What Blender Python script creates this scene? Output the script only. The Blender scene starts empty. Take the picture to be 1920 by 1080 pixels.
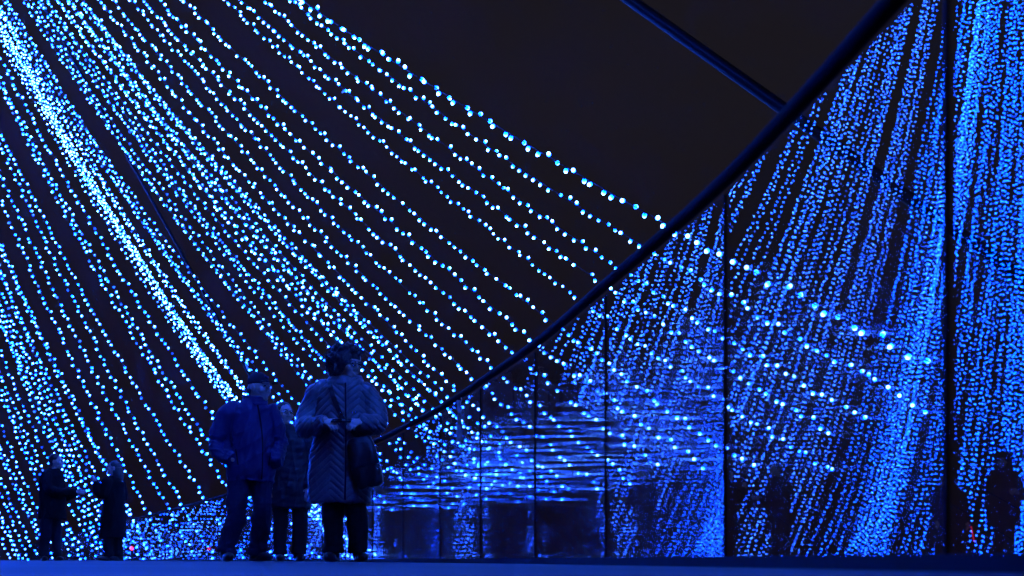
import bpy, bmesh, math, random
import numpy as np
from mathutils import Vector, Matrix
from mathutils.bvhtree import BVHTree

random.seed(7); rng = np.random.default_rng(7)
SC = bpy.context.scene
COL = SC.collection

# ------------------------------------------------------------------ camera
CAM_H = 0.02
F_PX, HORIZON = 2000.0, 1050.0          # focal length and horizon row of the 1920 x 1080 photograph
cam_d = bpy.data.cameras.new('camera')
cam_d.sensor_width = 36.0
cam_d.lens = 36.0 * F_PX / 1920.0
cam_d.shift_y = (HORIZON - 540.0) / 1920.0
cam_d.clip_start = 0.05; cam_d.clip_end = 2000
cam_d.dof.use_dof = True
cam_d.dof.focus_distance = 8.6
cam_d.dof.aperture_fstop = 3.2
cam = bpy.data.objects.new('camera', cam_d); COL.objects.link(cam)
cam.location = (0, 0, CAM_H); cam.rotation_euler = (math.radians(90), 0, 0)
SC.camera = cam

# ------------------------------------------------------------------ night sky, no sun
world = bpy.data.worlds.new('World'); SC.world = world; world.use_nodes = True
wn = world.node_tree.nodes; wn.clear()
wo = wn.new('ShaderNodeOutputWorld'); wb = wn.new('ShaderNodeBackground')

wt = wn.new('ShaderNodeTexCoord'); wz = wn.new('ShaderNodeSeparateXYZ'); wr = wn.new('ShaderNodeValToRGB')
wr.color_ramp.elements[0].position = 0.0; wr.color_ramp.elements[0].color = (0.0052, 0.0030, 0.0036, 1)
wr.color_ramp.elements[1].position = 0.38; wr.color_ramp.elements[1].color = (0.0092, 0.0076, 0.0108, 1)
wl_ = world.node_tree.links; wl_.new(wt.outputs['Generated'], wz.inputs[0]); wl_.new(wz.outputs[2], wr.inputs[0]); wl_.new(wr.outputs[0], wb.inputs['Color'])
wb.inputs['Strength'].default_value = 1.0
world.node_tree.links.new(wb.outputs[0], wo.inputs[0])
SC.view_settings.view_transform = 'Standard'; SC.view_settings.look = 'None'
SC.view_settings.exposure = 0.0; SC.view_settings.gamma = 1.0
SC.view_settings.use_curve_mapping = False
SC.render.engine = 'CYCLES'
SC.cycles.use_denoising = True
SC.cycles.max_bounces = 6; SC.cycles.volume_bounces = 0; SC.cycles.diffuse_bounces = 2; SC.cycles.glossy_bounces = 4
SC.cycles.transparent_max_bounces = 40
SC.cycles.sample_clamp_indirect = 6.0
SC.cycles.use_light_tree = True
SC.cycles.caustics_reflective = False; SC.cycles.caustics_refractive = False
SC.cycles.pixel_filter_type = 'BLACKMAN_HARRIS'; SC.cycles.filter_width = 1.5

BULB_POWER = 62.0

# ------------------------------------------------------------------ materials
def nmat(name):
    m = bpy.data.materials.new(name); m.use_nodes = True
    nt = m.node_tree; nt.nodes.clear()
    out = nt.nodes.new('ShaderNodeOutputMaterial')
    return m, nt, out

def surf(name, col, rough=0.6, spec=0.4, var=0.25, scale=8.0, bump=0.0, bscale=60.0, metal=0.0, sheen=0.0, stretch=(1, 1, 1)):
    m, nt, out = nmat(name); N = nt.nodes; L = nt.links
    p = N.new('ShaderNodeBsdfPrincipled')
    tc = N.new('ShaderNodeTexCoord'); mp = N.new('ShaderNodeMapping'); mp.inputs['Scale'].default_value = stretch
    L.new(tc.outputs['Object'], mp.inputs[0])
    nz = N.new('ShaderNodeTexNoise'); nz.inputs['Scale'].default_value = scale; nz.inputs['Detail'].default_value = 6
    L.new(mp.outputs[0], nz.inputs['Vector'])
    cr = N.new('ShaderNodeMix'); cr.data_type = 'RGBA'
    cr.inputs[6].default_value = (*[c * (1 - var) for c in col], 1); cr.inputs[7].default_value = (*[min(1, c * (1 + var)) for c in col], 1)
    L.new(nz.outputs[0], cr.inputs[0]); L.new(cr.outputs[2], p.inputs['Base Color'])
    p.inputs['Roughness'].default_value = rough; p.inputs['Specular IOR Level'].default_value = spec
    p.inputs['Metallic'].default_value = metal
    if sheen: p.inputs['Sheen Weight'].default_value = sheen
    if bump:
        n2 = N.new('ShaderNodeTexNoise'); n2.inputs['Scale'].default_value = bscale; n2.inputs['Detail'].default_value = 4
        L.new(mp.outputs[0], n2.inputs['Vector'])
        b = N.new('ShaderNodeBump'); b.inputs['Strength'].default_value = bump; b.inputs['Distance'].default_value = 0.01
        L.new(n2.outputs[0], b.inputs['Height']); L.new(b.outputs[0], p.inputs['Normal'])
    L.new(p.outputs[0], out.inputs[0])
    return m

def glow(name, col, power, attr=True):
    m, nt, out = nmat(name); N = nt.nodes; L = nt.links
    e = N.new('ShaderNodeEmission'); e.inputs[0].default_value = (*col, 1)
    if attr:
        a = N.new('ShaderNodeAttribute'); a.attribute_name = 'glow'
        mu = N.new('ShaderNodeMath'); mu.operation = 'MULTIPLY'; mu.inputs[1].default_value = power
        L.new(a.outputs['Fac'], mu.inputs[0]); L.new(mu.outputs[0], e.inputs[1])
    else:
        e.inputs[1].default_value = power
    L.new(e.outputs[0], out.inputs[0])
    m.cycles.emission_sampling = 'FRONT'
    return m

def bulb_mat():
    m, nt, out = nmat('blue_led'); N = nt.nodes; L = nt.links
    e = N.new('ShaderNodeEmission'); a = N.new('ShaderNodeAttribute'); a.attribute_name = 'glow'; c = N.new('ShaderNodeAttribute'); c.attribute_name = 'core'
    x = N.new('ShaderNodeMix'); x.data_type = 'RGBA'; x.clamp_result = False
    x.inputs[6].default_value = (0.0, .048 * BULB_POWER, BULB_POWER, 1); x.inputs[7].default_value = (4.0, 14.0, .8 * BULB_POWER, 1)   # blue plastic body, white hot die at the tip
    L.new(c.outputs['Fac'], x.inputs[0]); L.new(x.outputs[2], e.inputs[0]); L.new(a.outputs['Fac'], e.inputs[1]); L.new(e.outputs[0], out.inputs[0])
    m.cycles.emission_sampling = 'FRONT'; return m
M_BULB = bulb_mat()
M_CABLE = surf('cable_plastic', (0.016, 0.018, 0.03), 0.5, 0.25)
M_TAG = surf('tag_plastic', (0.6, 0.65, 0.7), 0.35, 0.5)
M_RAIL = surf('rail_paint', (0.004, 0.004, 0.005), 0.7, 0.04, 0.2, 5, 0.05, 30)
M_SEAL = surf('joint_rubber', (0.01, 0.01, 0.011), 0.7, 0.2)
M_STEEL = surf('mast_steel', (0.05, 0.05, 0.055), 0.5, 0.5, 0.2, 2)
M_STAY = surf('stay_sheath', (0.004, 0.004, 0.005), 0.4, 0.12)

def glass_mat():
    m, nt, out = nmat('dusty_glass'); N = nt.nodes; L = nt.links
    geo = N.new('ShaderNodeNewGeometry'); tc = N.new('ShaderNodeTexCoord')
    sep = N.new('ShaderNodeSeparateXYZ'); L.new(tc.outputs['Object'], sep.inputs[0])
    # dust film: thick in the lower two thirds, ragged upper edge
    mp = N.new('ShaderNodeMapping'); mp.inputs['Scale'].default_value = (5, 5, 1.6); L.new(geo.outputs['Position'], mp.inputs[0])
    nz = N.new('ShaderNodeTexNoise'); nz.inputs['Scale'].default_value = 1.4; nz.inputs['Detail'].default_value = 6; L.new(mp.outputs[0], nz.inputs['Vector'])
    ad = N.new('ShaderNodeMath'); ad.operation = 'MULTIPLY_ADD'; ad.inputs[1].default_value = -0.55; L.new(nz.outputs[0], ad.inputs[0]); L.new(sep.outputs[2], ad.inputs[2])
    mr = N.new('ShaderNodeMapRange'); mr.interpolation_type = 'SMOOTHSTEP'
    mr.inputs['From Min'].default_value = 0.62; mr.inputs['From Max'].default_value = 0.22
    mr.inputs['To Min'].default_value = 0.0; mr.inputs['To Max'].default_value = 1.0; L.new(ad.outputs[0], mr.inputs['Value'])
    # vertical wiping marks
    mp2 = N.new('ShaderNodeMapping'); mp2.inputs['Scale'].default_value = (60, 60, 1.5); L.new(geo.outputs['Position'], mp2.inputs[0])
    nz2 = N.new('ShaderNodeTexNoise'); nz2.inputs['Scale'].default_value = 1.0; nz2.inputs['Detail'].default_value = 3; L.new(mp2.outputs[0], nz2.inputs['Vector'])
    mr2 = N.new('ShaderNodeMapRange'); mr2.inputs['From Min'].default_value = .3; mr2.inputs['From Max'].default_value = .7; mr2.inputs['To Min'].default_value = .6; mr2.inputs['To Max'].default_value = 1.3; L.new(nz2.outputs[0], mr2.inputs['Value'])
    dust0 = N.new('ShaderNodeMath'); dust0.operation = 'MULTIPLY'; L.new(mr.outputs[0], dust0.inputs[0]); L.new(mr2.outputs[0], dust0.inputs[1])
    oi = N.new('ShaderNodeObjectInfo'); sc_ = N.new('ShaderNodeSeparateColor'); L.new(oi.outputs['Color'], sc_.inputs[0])       # some panes are dustier than others
    dust = N.new('ShaderNodeMath'); dust.operation = 'MULTIPLY'; L.new(dust0.outputs[0], dust.inputs[0]); L.new(sc_.outputs[0], dust.inputs[1])
    # clean glass
    fr = N.new('ShaderNodeFresnel'); fr.inputs['IOR'].default_value = 1.52
    ior = N.new('ShaderNodeMapRange'); ior.inputs['To Min'].default_value = 2.5; ior.inputs['To Max'].default_value = 1 / 2.5   # both faces of the pane see the outside angle
    L.new(geo.outputs['Backfacing'], ior.inputs['Value']); L.new(ior.outputs[0], fr.inputs['IOR'])
    tr = N.new('ShaderNodeBsdfTransparent'); tr.inputs[0].default_value = (0.90, 0.94, 0.96, 1)
    gl = N.new('ShaderNodeBsdfGlossy'); gl.inputs['Roughness'].default_value = 0.0
    # upright micro scratches of the dust film fan light out sideways
    wn_ = N.new('ShaderNodeTexWhiteNoise'); wn_.noise_dimensions = '3D'
    sc = N.new('ShaderNodeVectorMath'); sc.operation = 'SCALE'; sc.inputs['Scale'].default_value = 977.0; L.new(geo.outputs['Position'], sc.inputs[0]); L.new(sc.outputs[0], wn_.inputs[0])
    u = N.new('ShaderNodeMath'); u.operation = 'MULTIPLY_ADD'; u.inputs[1].default_value = 2; u.inputs[2].default_value = -1; L.new(wn_.outputs['Value'], u.inputs[0])
    u3 = N.new('ShaderNodeMath'); u3.operation = 'POWER'; u3.inputs[1].default_value = 3; L.new(u.outputs[0], u3.inputs[0])
    tl = N.new('ShaderNodeVectorMath'); tl.operation = 'CROSS_PRODUCT'; L.new(geo.outputs['Incoming'], tl.inputs[0]); tl.inputs[1].default_value = (0, 0, 1)
    sp = N.new('ShaderNodeVectorMath'); sp.operation = 'SCALE'; L.new(tl.outputs[0], sp.inputs[0])
    am = N.new('ShaderNodeMath'); am.operation = 'MULTIPLY'; am.inputs[1].default_value = 0.035; L.new(u3.outputs[0], am.inputs[0]); L.new(am.outputs[0], sp.inputs['Scale'])
    sb = N.new('ShaderNodeVectorMath'); sb.operation = 'SUBTRACT'; L.new(sp.outputs[0], sb.inputs[0]); L.new(geo.outputs['Incoming'], sb.inputs[1])
    nn = N.new('ShaderNodeVectorMath'); nn.operation = 'NORMALIZE'; L.new(sb.outputs[0], nn.inputs[0])
    po = N.new('ShaderNodeBsdfRayPortal'); L.new(nn.outputs[0], po.inputs['Direction'])
    L.new(geo.outputs['Position'], po.inputs['Position'])
    po.inputs[0].default_value = (0.9, 0.94, 0.96, 1)
    w1 = N.new('ShaderNodeMath'); w1.operation = 'MULTIPLY'; w1.inputs[1].default_value = 0.20; L.new(dust.outputs[0], w1.inputs[0])
    mxp = N.new('ShaderNodeMixShader'); L.new(w1.outputs[0], mxp.inputs[0]); L.new(tr.outputs[0], mxp.inputs[1]); L.new(po.outputs[0], mxp.inputs[2])
    mx = N.new('ShaderNodeMixShader'); fb = N.new('ShaderNodeMath'); fb.operation = 'MULTIPLY'; iv = N.new('ShaderNodeMath'); iv.operation = 'SUBTRACT'; iv.inputs[0].default_value = 1.0; L.new(geo.outputs['Backfacing'], iv.inputs[1]); L.new(iv.outputs[0], fb.inputs[0]); L.new(fr.outputs[0], fb.inputs[1]); L.new(fb.outputs[0], mx.inputs[0]); L.new(mxp.outputs[0], mx.inputs[1]); L.new(gl.outputs[0], mx.inputs[2])
    df = N.new('ShaderNodeBsdfDiffuse'); df.inputs[0].default_value = (.55, .55, .55, 1)
    ts = N.new('ShaderNodeBsdfTranslucent'); ts.inputs[0].default_value = (.7, .7, .7, 1)
    ds = N.new('ShaderNodeMixShader'); ds.inputs[0].default_value = 0.6; L.new(df.outputs[0], ds.inputs[1]); L.new(ts.outputs[0], ds.inputs[2])
    w2 = N.new('ShaderNodeMath'); w2.operation = 'MULTIPLY_ADD'; w2.inputs[1].default_value = 0.032; w2.inputs[2].default_value = 0.004; L.new(dust.outputs[0], w2.inputs[0])
    m2 = N.new('ShaderNodeMixShader'); L.new(w2.outputs[0], m2.inputs[0]); L.new(mx.outputs[0], m2.inputs[1]); L.new(ds.outputs[0], m2.inputs[2])
    L.new(m2.outputs[0], out.inputs[0])
    return m
M_GLASS = glass_mat()

# ------------------------------------------------------------------ mesh helpers
def link(name, me, mat=None, parent=None):
    o = bpy.data.objects.new(name, me); COL.objects.link(o)
    if mat is not None:
        for mm in (mat if isinstance(mat, (list, tuple)) else [mat]): me.materials.append(mm)
    if parent is not None: o.parent = parent
    return o

def tag(o, label=None, cat=None, group=None, kind=None):
    if label: o['label'] = label
    if cat: o['category'] = cat
    if group: o['group'] = group
    if kind: o['kind'] = kind
    return o

def empty(name, loc, rz=0.0):
    o = bpy.data.objects.new(name, None); COL.objects.link(o); o.location = loc; o.rotation_euler = (0, 0, rz)
    o.empty_display_size = 0.2
    return o

def np_mesh(name, v, f, smooth=True, fsz=None):
    """v (n,3) array, f (m,k) int array of equal sized faces"""
    v = np.asarray(v, np.float32); f = np.asarray(f, np.int32); k = f.shape[1]
    me = bpy.data.meshes.new(name)
    me.vertices.add(len(v)); me.vertices.foreach_set('co', v.ravel())
    me.loops.add(f.size); me.loops.foreach_set('vertex_index', f.ravel())
    me.polygons.add(len(f)); me.polygons.foreach_set('loop_start', np.arange(0, f.size, k, dtype=np.int32))
    me.polygons.foreach_set('loop_total', np.full(len(f), k, np.int32))
    if smooth: me.polygons.foreach_set('use_smooth', np.ones(len(f), bool))
    me.update(calc_edges=True); me.validate()
    return me

def frames(P):
    P = np.asarray(P, float); T = np.gradient(P, axis=0); T /= np.linalg.norm(T, axis=1)[:, None] + 1e-12
    ref = np.array([0, 0, 1.0])
    out = []
    a = np.cross(T[0], ref)
    if np.linalg.norm(a) < 0.15: a = np.cross(T[0], np.array([0, 1.0, 0]))
    a /= np.linalg.norm(a)
    for t in T:
        a = a - t * np.dot(a, t); a /= np.linalg.norm(a) + 1e-12
        out.append((a, np.cross(t, a)))
    return out

def sweep(P, r, n=6, cap=True):
    """tube of quads along P with radius r (scalar or list); returns v, list of faces"""
    P = np.asarray(P, float); m = len(P); r = np.broadcast_to(np.asarray(r, float), (m,)) if np.ndim(r) < 2 else np.asarray(r, float)
    fr = frames(P); ang = np.linspace(0, 2 * math.pi, n, endpoint=False)
    v = []
    for i in range(m):
        a, b = fr[i]; ri = r[i]
        ra, rb = (ri, ri) if np.ndim(ri) == 0 else ri
        v.append(P[i] + np.cos(ang)[:, None] * a * ra + np.sin(ang)[:, None] * b * rb)
    v = np.concatenate(v); f = []
    for i in range(m - 1):
        for j in range(n):
            k = (j + 1) % n
            f.append((i * n + j, i * n + k, (i + 1) * n + k, (i + 1) * n + j))
    if cap:
        f.append(tuple(range(n))[::-1]); f.append(tuple((m - 1) * n + j for j in range(n)))
    return v, f

class MB:
    def __init__(s): s.v = []; s.f = []; s.n = 0
    def add(s, v, f):
        v = np.asarray(v, float); s.v.append(v); s.f += [tuple(i + s.n for i in q) for q in f]; s.n += len(v); return s
    def tube(s, P, r, n=8): return s.add(*sweep(P, r, n))
    def box(s, c, h, R=None):
        c = np.asarray(c, float); h = np.asarray(h, float)
        v = np.array([[x, y, z] for z in (-1, 1) for y in (-1, 1) for x in (-1, 1)], float) * h
        if R is not None: v = v @ np.asarray(R).T
        return s.add(v + c, [(0, 2, 3, 1), (4, 5, 7, 6), (0, 1, 5, 4), (2, 6, 7, 3), (0, 4, 6, 2), (1, 3, 7, 5)])
    def ell(s, c, r, R=None, nu=16, nv=10):
        v = []; f = []
        for i in range(nv + 1):
            th = math.pi * i / nv
            for j in range(nu):
                ph = 2 * math.pi * j / nu
                v.append((math.sin(th) * math.cos(ph) * r[0], math.sin(th) * math.sin(ph) * r[1], math.cos(th) * r[2]))
        v = np.array(v)
        if R is not None: v = v @ np.asarray(R).T
        for i in range(nv):
            for j in range(nu):
                k = (j + 1) % nu; q = (i * nu + j, (i + 1) * nu + j, (i + 1) * nu + k, i * nu + k)
                f.append(q)
        return s.add(v + np.asarray(c, float), f)
    def loft(s, secs, n=28):
        """secs: list of (cx, cy, z, rx, ry[, power]) horizontal superellipse rings"""
        v = []; f = []
        for q in secs:
            cx, cy, z, rx, ry = q[:5]; pw = q[5] if len(q) > 5 else 2.4
            for j in range(n):
                a = 2 * math.pi * j / n; c, d = math.cos(a), math.sin(a)
                v.append((cx + rx * math.copysign(abs(c) ** (2 / pw), c), cy + ry * math.copysign(abs(d) ** (2 / pw), d), z))
        m = len(secs)
        for i in range(m - 1):
            for j in range(n):
                k = (j + 1) % n
                f.append((i * n + j, i * n + k, (i + 1) * n + k, (i + 1) * n + j))
        f.append(tuple(range(n))[::-1]); f.append(tuple((m - 1) * n + j for j in range(n)))
        return s.add(v, f)
    def mesh(s, name, smooth=True):
        me = bpy.data.meshes.new(name); v = np.concatenate(s.v)
        me.from_pydata([tuple(p) for p in v], [], s.f)
        if smooth: me.polygons.foreach_set('use_smooth', np.ones(len(me.polygons), bool))
        me.update(); return me
    def build(s, name, mat, parent=None, smooth=True): return link(name, s.mesh(name, smooth), mat, parent)
    def skin(s, name, mat, parent=None, voxel=0.01, smooth=4, disp=None):
        """one continuous surface grown round all the shapes"""
        me = s.mesh(name + '_src'); o = bpy.data.objects.new(name + '_src', me); COL.objects.link(o)
        bm = bmesh.new(); bm.from_mesh(me); bmesh.ops.remove_doubles(bm, verts=bm.verts, dist=1e-6); bmesh.ops.recalc_face_normals(bm, faces=bm.faces); bm.to_mesh(me); bm.free()
        r = o.modifiers.new('r', 'REMESH'); r.mode = 'VOXEL'; r.voxel_size = voxel; r.use_smooth_shade = True
        if smooth:
            sm = o.modifiers.new('s', 'SMOOTH'); sm.factor = 0.5; sm.iterations = smooth
        dg = bpy.context.evaluated_depsgraph_get(); ev = o.evaluated_get(dg)
        nm = bpy.data.meshes.new_from_object(ev); nm.name = name
        bpy.data.objects.remove(o); bpy.data.meshes.remove(me)
        if disp:
            n = len(nm.vertices); co = np.empty(n * 3, np.float32); no = np.empty(n * 3, np.float32)
            nm.vertices.foreach_get('co', co); nm.vertices.foreach_get('normal', no)
            co = co.reshape(-1, 3); no = no.reshape(-1, 3)
            co = co + no * np.asarray(disp(co, no), np.float32)[:, None]
            nm.vertices.foreach_set('co', co.ravel()); nm.update()
        nm.polygons.foreach_set('use_smooth', np.ones(len(nm.polygons), bool))
        nm.materials.clear()
        return link(name, nm, mat, parent)

def spline(P, n):
    """Catmull-Rom through the rows of P"""
    P = np.asarray(P, float); Q = np.vstack([2 * P[0] - P[1], P, 2 * P[-1] - P[-2]]); m = len(P) - 1
    out = []
    for u in np.linspace(0, m - 1e-9, n):
        i = int(u); t = u - i; a, b, c, d = Q[i:i + 4]
        out.append(0.5 * (2 * b + (c - a) * t + (2 * a - 5 * b + 4 * c - d) * t * t + (3 * b - a - 3 * c + d) * t ** 3))
    return np.array(out)

def at(px, D): return (px - 960.0) / F_PX * D          # lateral metres of a photo column at distance D

# ------------------------------------------------------------------ ground
def ground_mat():
    m, nt, out = nmat('wet_paving'); N = nt.nodes; L = nt.links
    p = N.new('ShaderNodeBsdfPrincipled'); tc = N.new('ShaderNodeTexCoord')
    nz = N.new('ShaderNodeTexNoise'); nz.inputs['Scale'].default_value = 1.3; nz.inputs['Detail'].default_value = 8; L.new(tc.outputs['Object'], nz.inputs['Vector'])
    cr = N.new('ShaderNodeMix'); cr.data_type = 'RGBA'; cr.inputs[6].default_value = (.005, .005, .012, 1); cr.inputs[7].default_value = (.014, .014, .03, 1)
    L.new(nz.outputs[0], cr.inputs[0]); L.new(cr.outputs[2], p.inputs['Base Color'])
    mr = N.new('ShaderNodeMapRange'); mr.inputs['To Min'].default_value = .45; mr.inputs['To Max'].default_value = .75; L.new(nz.outputs[0], mr.inputs['Value']); L.new(mr.outputs[0], p.inputs['Roughness'])
    n2 = N.new('ShaderNodeTexNoise'); n2.inputs['Scale'].default_value = 300; n2.inputs['Detail'].default_value = 3; L.new(tc.outputs['Object'], n2.inputs['Vector'])
    b = N.new('ShaderNodeBump'); b.inputs['Strength'].default_value = .35; b.inputs['Distance'].default_value = .002; L.new(n2.outputs[0], b.inputs['Height']); L.new(b.outputs[0], p.inputs['Normal'])
    L.new(p.outputs[0], out.inputs[0]); return m
g = MB(); g.add([(-140, -110, 0), (110, -110, 0), (110, 190, 0), (-140, 190, 0)], [(0, 1, 2, 3)])
tag(g.build('ground', ground_mat(), None, False), 'dark blue lit paved ground along the bottom edge', kind='structure')

# ------------------------------------------------------------------ glass balustrade
RAIL_XY = spline([(1.20, -1.65), (1.06, -0.5), (0.915, 0.66), (0.762, 1.85), (0.607, 3.02), (0.371, 4.16), (0.122, 5.3), (-0.19, 6.46), (-0.515, 7.6), (-0.905, 8.75), (-1.31, 9.88),
                  (-2.80, 13.6), (-4.60, 17.4), (-6.55, 21.4), (-9.2, 26.6), (-14.6, 37.0), (-21.2, 50.0), (-36.0, 78.0)], 900)
seg = np.r_[0, np.cumsum(np.linalg.norm(np.diff(RAIL_XY, axis=0), axis=1))]
def rail_at(s): return np.array([np.interp(s, seg, RAIL_XY[:, 0]), np.interp(s, seg, RAIL_XY[:, 1])])
bal = empty('glass_balustrade', (0.6, 3.0, 0))
tag(bal, 'long curving glass balustrade with dark handrail full of reflected lights', 'balustrade')
B0 = np.array([0.6, 3.0, 0.0])
RAIL_H = 1.10
i0 = np.argmin(np.abs(RAIL_XY[:, 1] - 3.02)); s0 = seg[i0]
PW = 1.175
joints = [s0 + k * PW for k in range(-3, 80) if 0 <= s0 + k * PW <= seg[-1]]
for a, b in zip(joints[:-1], joints[1:]):
    pa, pb = rail_at(a), rail_at(b); d = pb - pa; ln = np.linalg.norm(d); d /= ln; nrm = np.array([d[1], -d[0]])
    c = (pa + pb) / 2
    R = np.array([[d[0], nrm[0], 0], [d[1], nrm[1], 0], [0, 0, 1]])
    pane = MB().box((0, 0, 0.535), (ln / 2 - 0.0042, 0.005, 0.525), R).build('glass_panel', M_GLASS, bal, False)
    pane.location = (c[0] - B0[0], c[1] - B0[1], 0.0)
    pane.color = (float(np.interp(c[1], [1.0, 2.4, 3.4, 5.0, 8.0, 12.0, 20.0], [.12, .3, 1.3, 2.3, 2.1, .9, .5]) * rng.uniform(.85, 1.15)), 0, 0, 1)
for a in joints:
    p = rail_at(a); q = rail_at(min(a + .05, seg[-1])) - rail_at(max(a - .05, 0)); q /= np.linalg.norm(q)
    R = np.array([[q[0], q[1], 0], [q[1], -q[0], 0], [0, 0, 1]])
    js = MB().box((0, 0, 0.535), (0.0035, 0.0045, 0.522), R).build('joint_seal', M_SEAL, bal, False)
    js.location = (p[0] - B0[0], p[1] - B0[1], 0)
ss = np.linspace(0, seg[-1], 420); rp = np.array([[*rail_at(s), RAIL_H] for s in ss]) - B0
MB().tube(rp, 0.021, 14).build('handrail', M_RAIL, bal)
chan = MB()
rp2 = [rail_at(s) for s in ss]
for side in (-1, 1):
    v = []; f = []
    for i, s in enumerate(ss):
        p = rp2[i]; q = rp2[min(i + 1, len(ss) - 1)] - rp2[max(i - 1, 0)]; q /= np.linalg.norm(q); n_ = np.array([q[1], -q[0]])
        for off, z in ((0.010, 0.0), (0.010, 0.03), (0.022, 0.03), (0.022, 0.0)):
            w = p + n_ * off * side - B0[:2]; v.append((w[0], w[1], z))
        if i:
            for k in range(3): f.append((4 * i - 4 + k, 4 * i - 3 + k, 4 * i + 1 + k, 4 * i + k) if side > 0 else (4 * i + k, 4 * i + 1 + k, 4 * i - 3 + k, 4 * i - 4 + k))
    chan.add(v, f)
chan.build('base_channel', M_SEAL, bal, False)

# strip of crumpled film taped on the glass
def film():
    s = np.interp(6.95, RAIL_XY[:, 1], seg); p = rail_at(s); q = rail_at(s + .1) - rail_at(s - .1); q /= np.linalg.norm(q); n_ = np.array([q[1], -q[0]])
    v = []; f = []; nx, nz = 9, 26
    for side in (0, 1):
        for i in range(nz + 1):
            for j in range(nx + 1):
                u = j / nx - .5; t = i / nz; w = 0.165 * (1 - .12 * math.sin(t * math.pi)) + (0.02 if t < .08 or t > .95 else 0)
                bend = .010 + .006 * math.sin(9 * u + 3 * t) + .004 * math.sin(31 * t + 7 * u) + .003 * math.sin(23 * u) + (.0015 if side else 0)
                P = np.array([0, 0.]) - n_ * (0.010 + bend) + q * u * w
                v.append((P[0], P[1], 1.06 - .27 * t + .006 * math.sin(11 * u)))
        o = side * (nz + 1) * (nx + 1)
        for i in range(nz):
            for j in range(nx):
                a = o + i * (nx + 1) + j; quad = (a, a + 1, a + nx + 2, a + nx + 1)
                f.append(quad if side else quad[::-1])
    m = MB().add(v, f); ob = m.build('plastic_strip', surf('crumpled_film', (.55, .6, .65), .22, .6, .15, 30, .5, 40, stretch=(1, 1, .25)))
    ob.location = (p[0], p[1], 0)
    tag(ob, 'pale crumpled plastic strip taped on the glass just under the handrail', 'plastic strip')
film()

# ------------------------------------------------------------------ mast and stays
MAST = np.array([-26.0, 32.0, 0.0]); APEX = np.array([-26.0, 32.0, 41.6])
mast = empty('mast', tuple(MAST)); tag(mast, 'tall dark steel mast carrying the light strings, mirrored in the glass', 'mast')
MB().tube([(0, 0, 0), (0, 0, 20), (0, 0, 44)], [.24, .2, .12], 20).build('column', M_STEEL, mast)
MB().tube([(0, 0, 0), (0, 0, .06)], [.6, .6], 24).build('base_plate', M_STEEL, mast)
MB().tube([(0, 0, 41.2), (0, 0, 41.9)], [.35, .35], 20).build('crown_ring', M_STEEL, mast)
MB().ell((0, 0, 44.05), (.16, .16, .16)).build('cap', M_STEEL, mast)

def curve(P0, A, k, n):
    t = np.linspace(0, 1, n)[:, None]; L = np.linalg.norm(A - P0); P = P0 + (A - P0) * t; P[:, 2] -= (4 * k * L * t * (1 - t))[:, 0]; return P
def img(P): return 960 + F_PX * P[..., 0] / P[..., 1], HORIZON - F_PX * (P[..., 2] - CAM_H) / P[..., 1]

def stay(label, P0, r, top):
    P = curve(np.array(P0, float), np.array(top, float), 0.004, 60)
    o = empty('stay_cable', tuple(P0)); tag(o, label, 'cable', 'stay cables of the mast')
    MB().tube(P - np.array(P0), r, 14).build('sheath', M_STAY, o)
    MB().tube([(0, 0, 0), tuple((P[1] - P[0]) * .55)], [r * 1.7, r * 1.5], 14).build('anchor_socket', M_STEEL, o)
TOP = (-26.0, 32.0, 38.5)
stay('thick dark stay cable with blue lit underside crossing the empty sky', (5.4, 6.3, 0.0), 0.052, TOP)
stay('straight blue stay cable running down among the dense light strings', (-3.18, 21.5, 0.0), 0.03, TOP)

# ------------------------------------------------------------------ light strings
ICO_V = []
ph = (1 + 5 ** .5) / 2
for a, b in ((1, ph), (-1, ph), (1, -ph), (-1, -ph)): ICO_V += [(0, a, b), (a, b, 0), (b, 0, a)]
ICO_V = np.array(ICO_V, float); ICO_V /= np.linalg.norm(ICO_V[0])
_bm = bmesh.new(); bmesh.ops.create_icosphere(_bm, subdivisions=1, radius=1)
ICO_V = np.array([v.co[:] for v in _bm.verts]); ICO_F = np.array([[v.index for v in f.verts] for f in _bm.faces]); _bm.free()

def near_bulb_mesh(gl):
    """faceted bulb on +z with a small socket at the origin"""
    prof = [(0.0085, 0.0), (0.0095, 0.016), (0.019, 0.022), (0.0235, 0.038), (0.021, 0.056), (0.011, 0.068), (0.0, 0.071)]
    n = 8; v = []; f = []
    for r, z in prof[:-1]:
        for j in range(n): v.append((r * math.cos(2 * math.pi * j / n), r * math.sin(2 * math.pi * j / n), z))
    v.append((0, 0, prof[-1][1])); m = len(prof) - 1
    for i in range(m - 1):
        for j in range(n): k = (j + 1) % n; f.append((i * n + j, i * n + k, (i + 1) * n + k, (i + 1) * n + j))
    for j in range(n): f.append(((m - 1) * n + j, (m - 1) * n + (j + 1) % n, m * n))
    me = bpy.data.meshes.new('bulb'); me.from_pydata(v, [], f); me.materials.append(M_BULB); me.materials.append(M_CABLE)
    for i, p in enumerate(me.polygons): p.use_smooth = True; p.material_index = 1 if i < n else 0
    at_ = me.attributes.new('glow', 'FLOAT', 'POINT'); at_.data.foreach_set('value', np.full(len(v), gl, np.float32))
    co_ = me.attributes.new('core', 'FLOAT', 'POINT'); co_.data.foreach_set('value', np.array([1.0 if p[2] > .06 else (.75 if p[2] > .05 else (.1 if p[2] > .03 else 0.0)) for p in v], np.float32)); me.update(); return me
NEAR = [near_bulb_mesh(x) for x in (1.0, .85, .7, 1.15, .35)]
TAGM = MB().box((0, 0, -.03), (.012, .001, .035)).mesh('tag', False); TAGM.materials.append(M_TAG)

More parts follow.
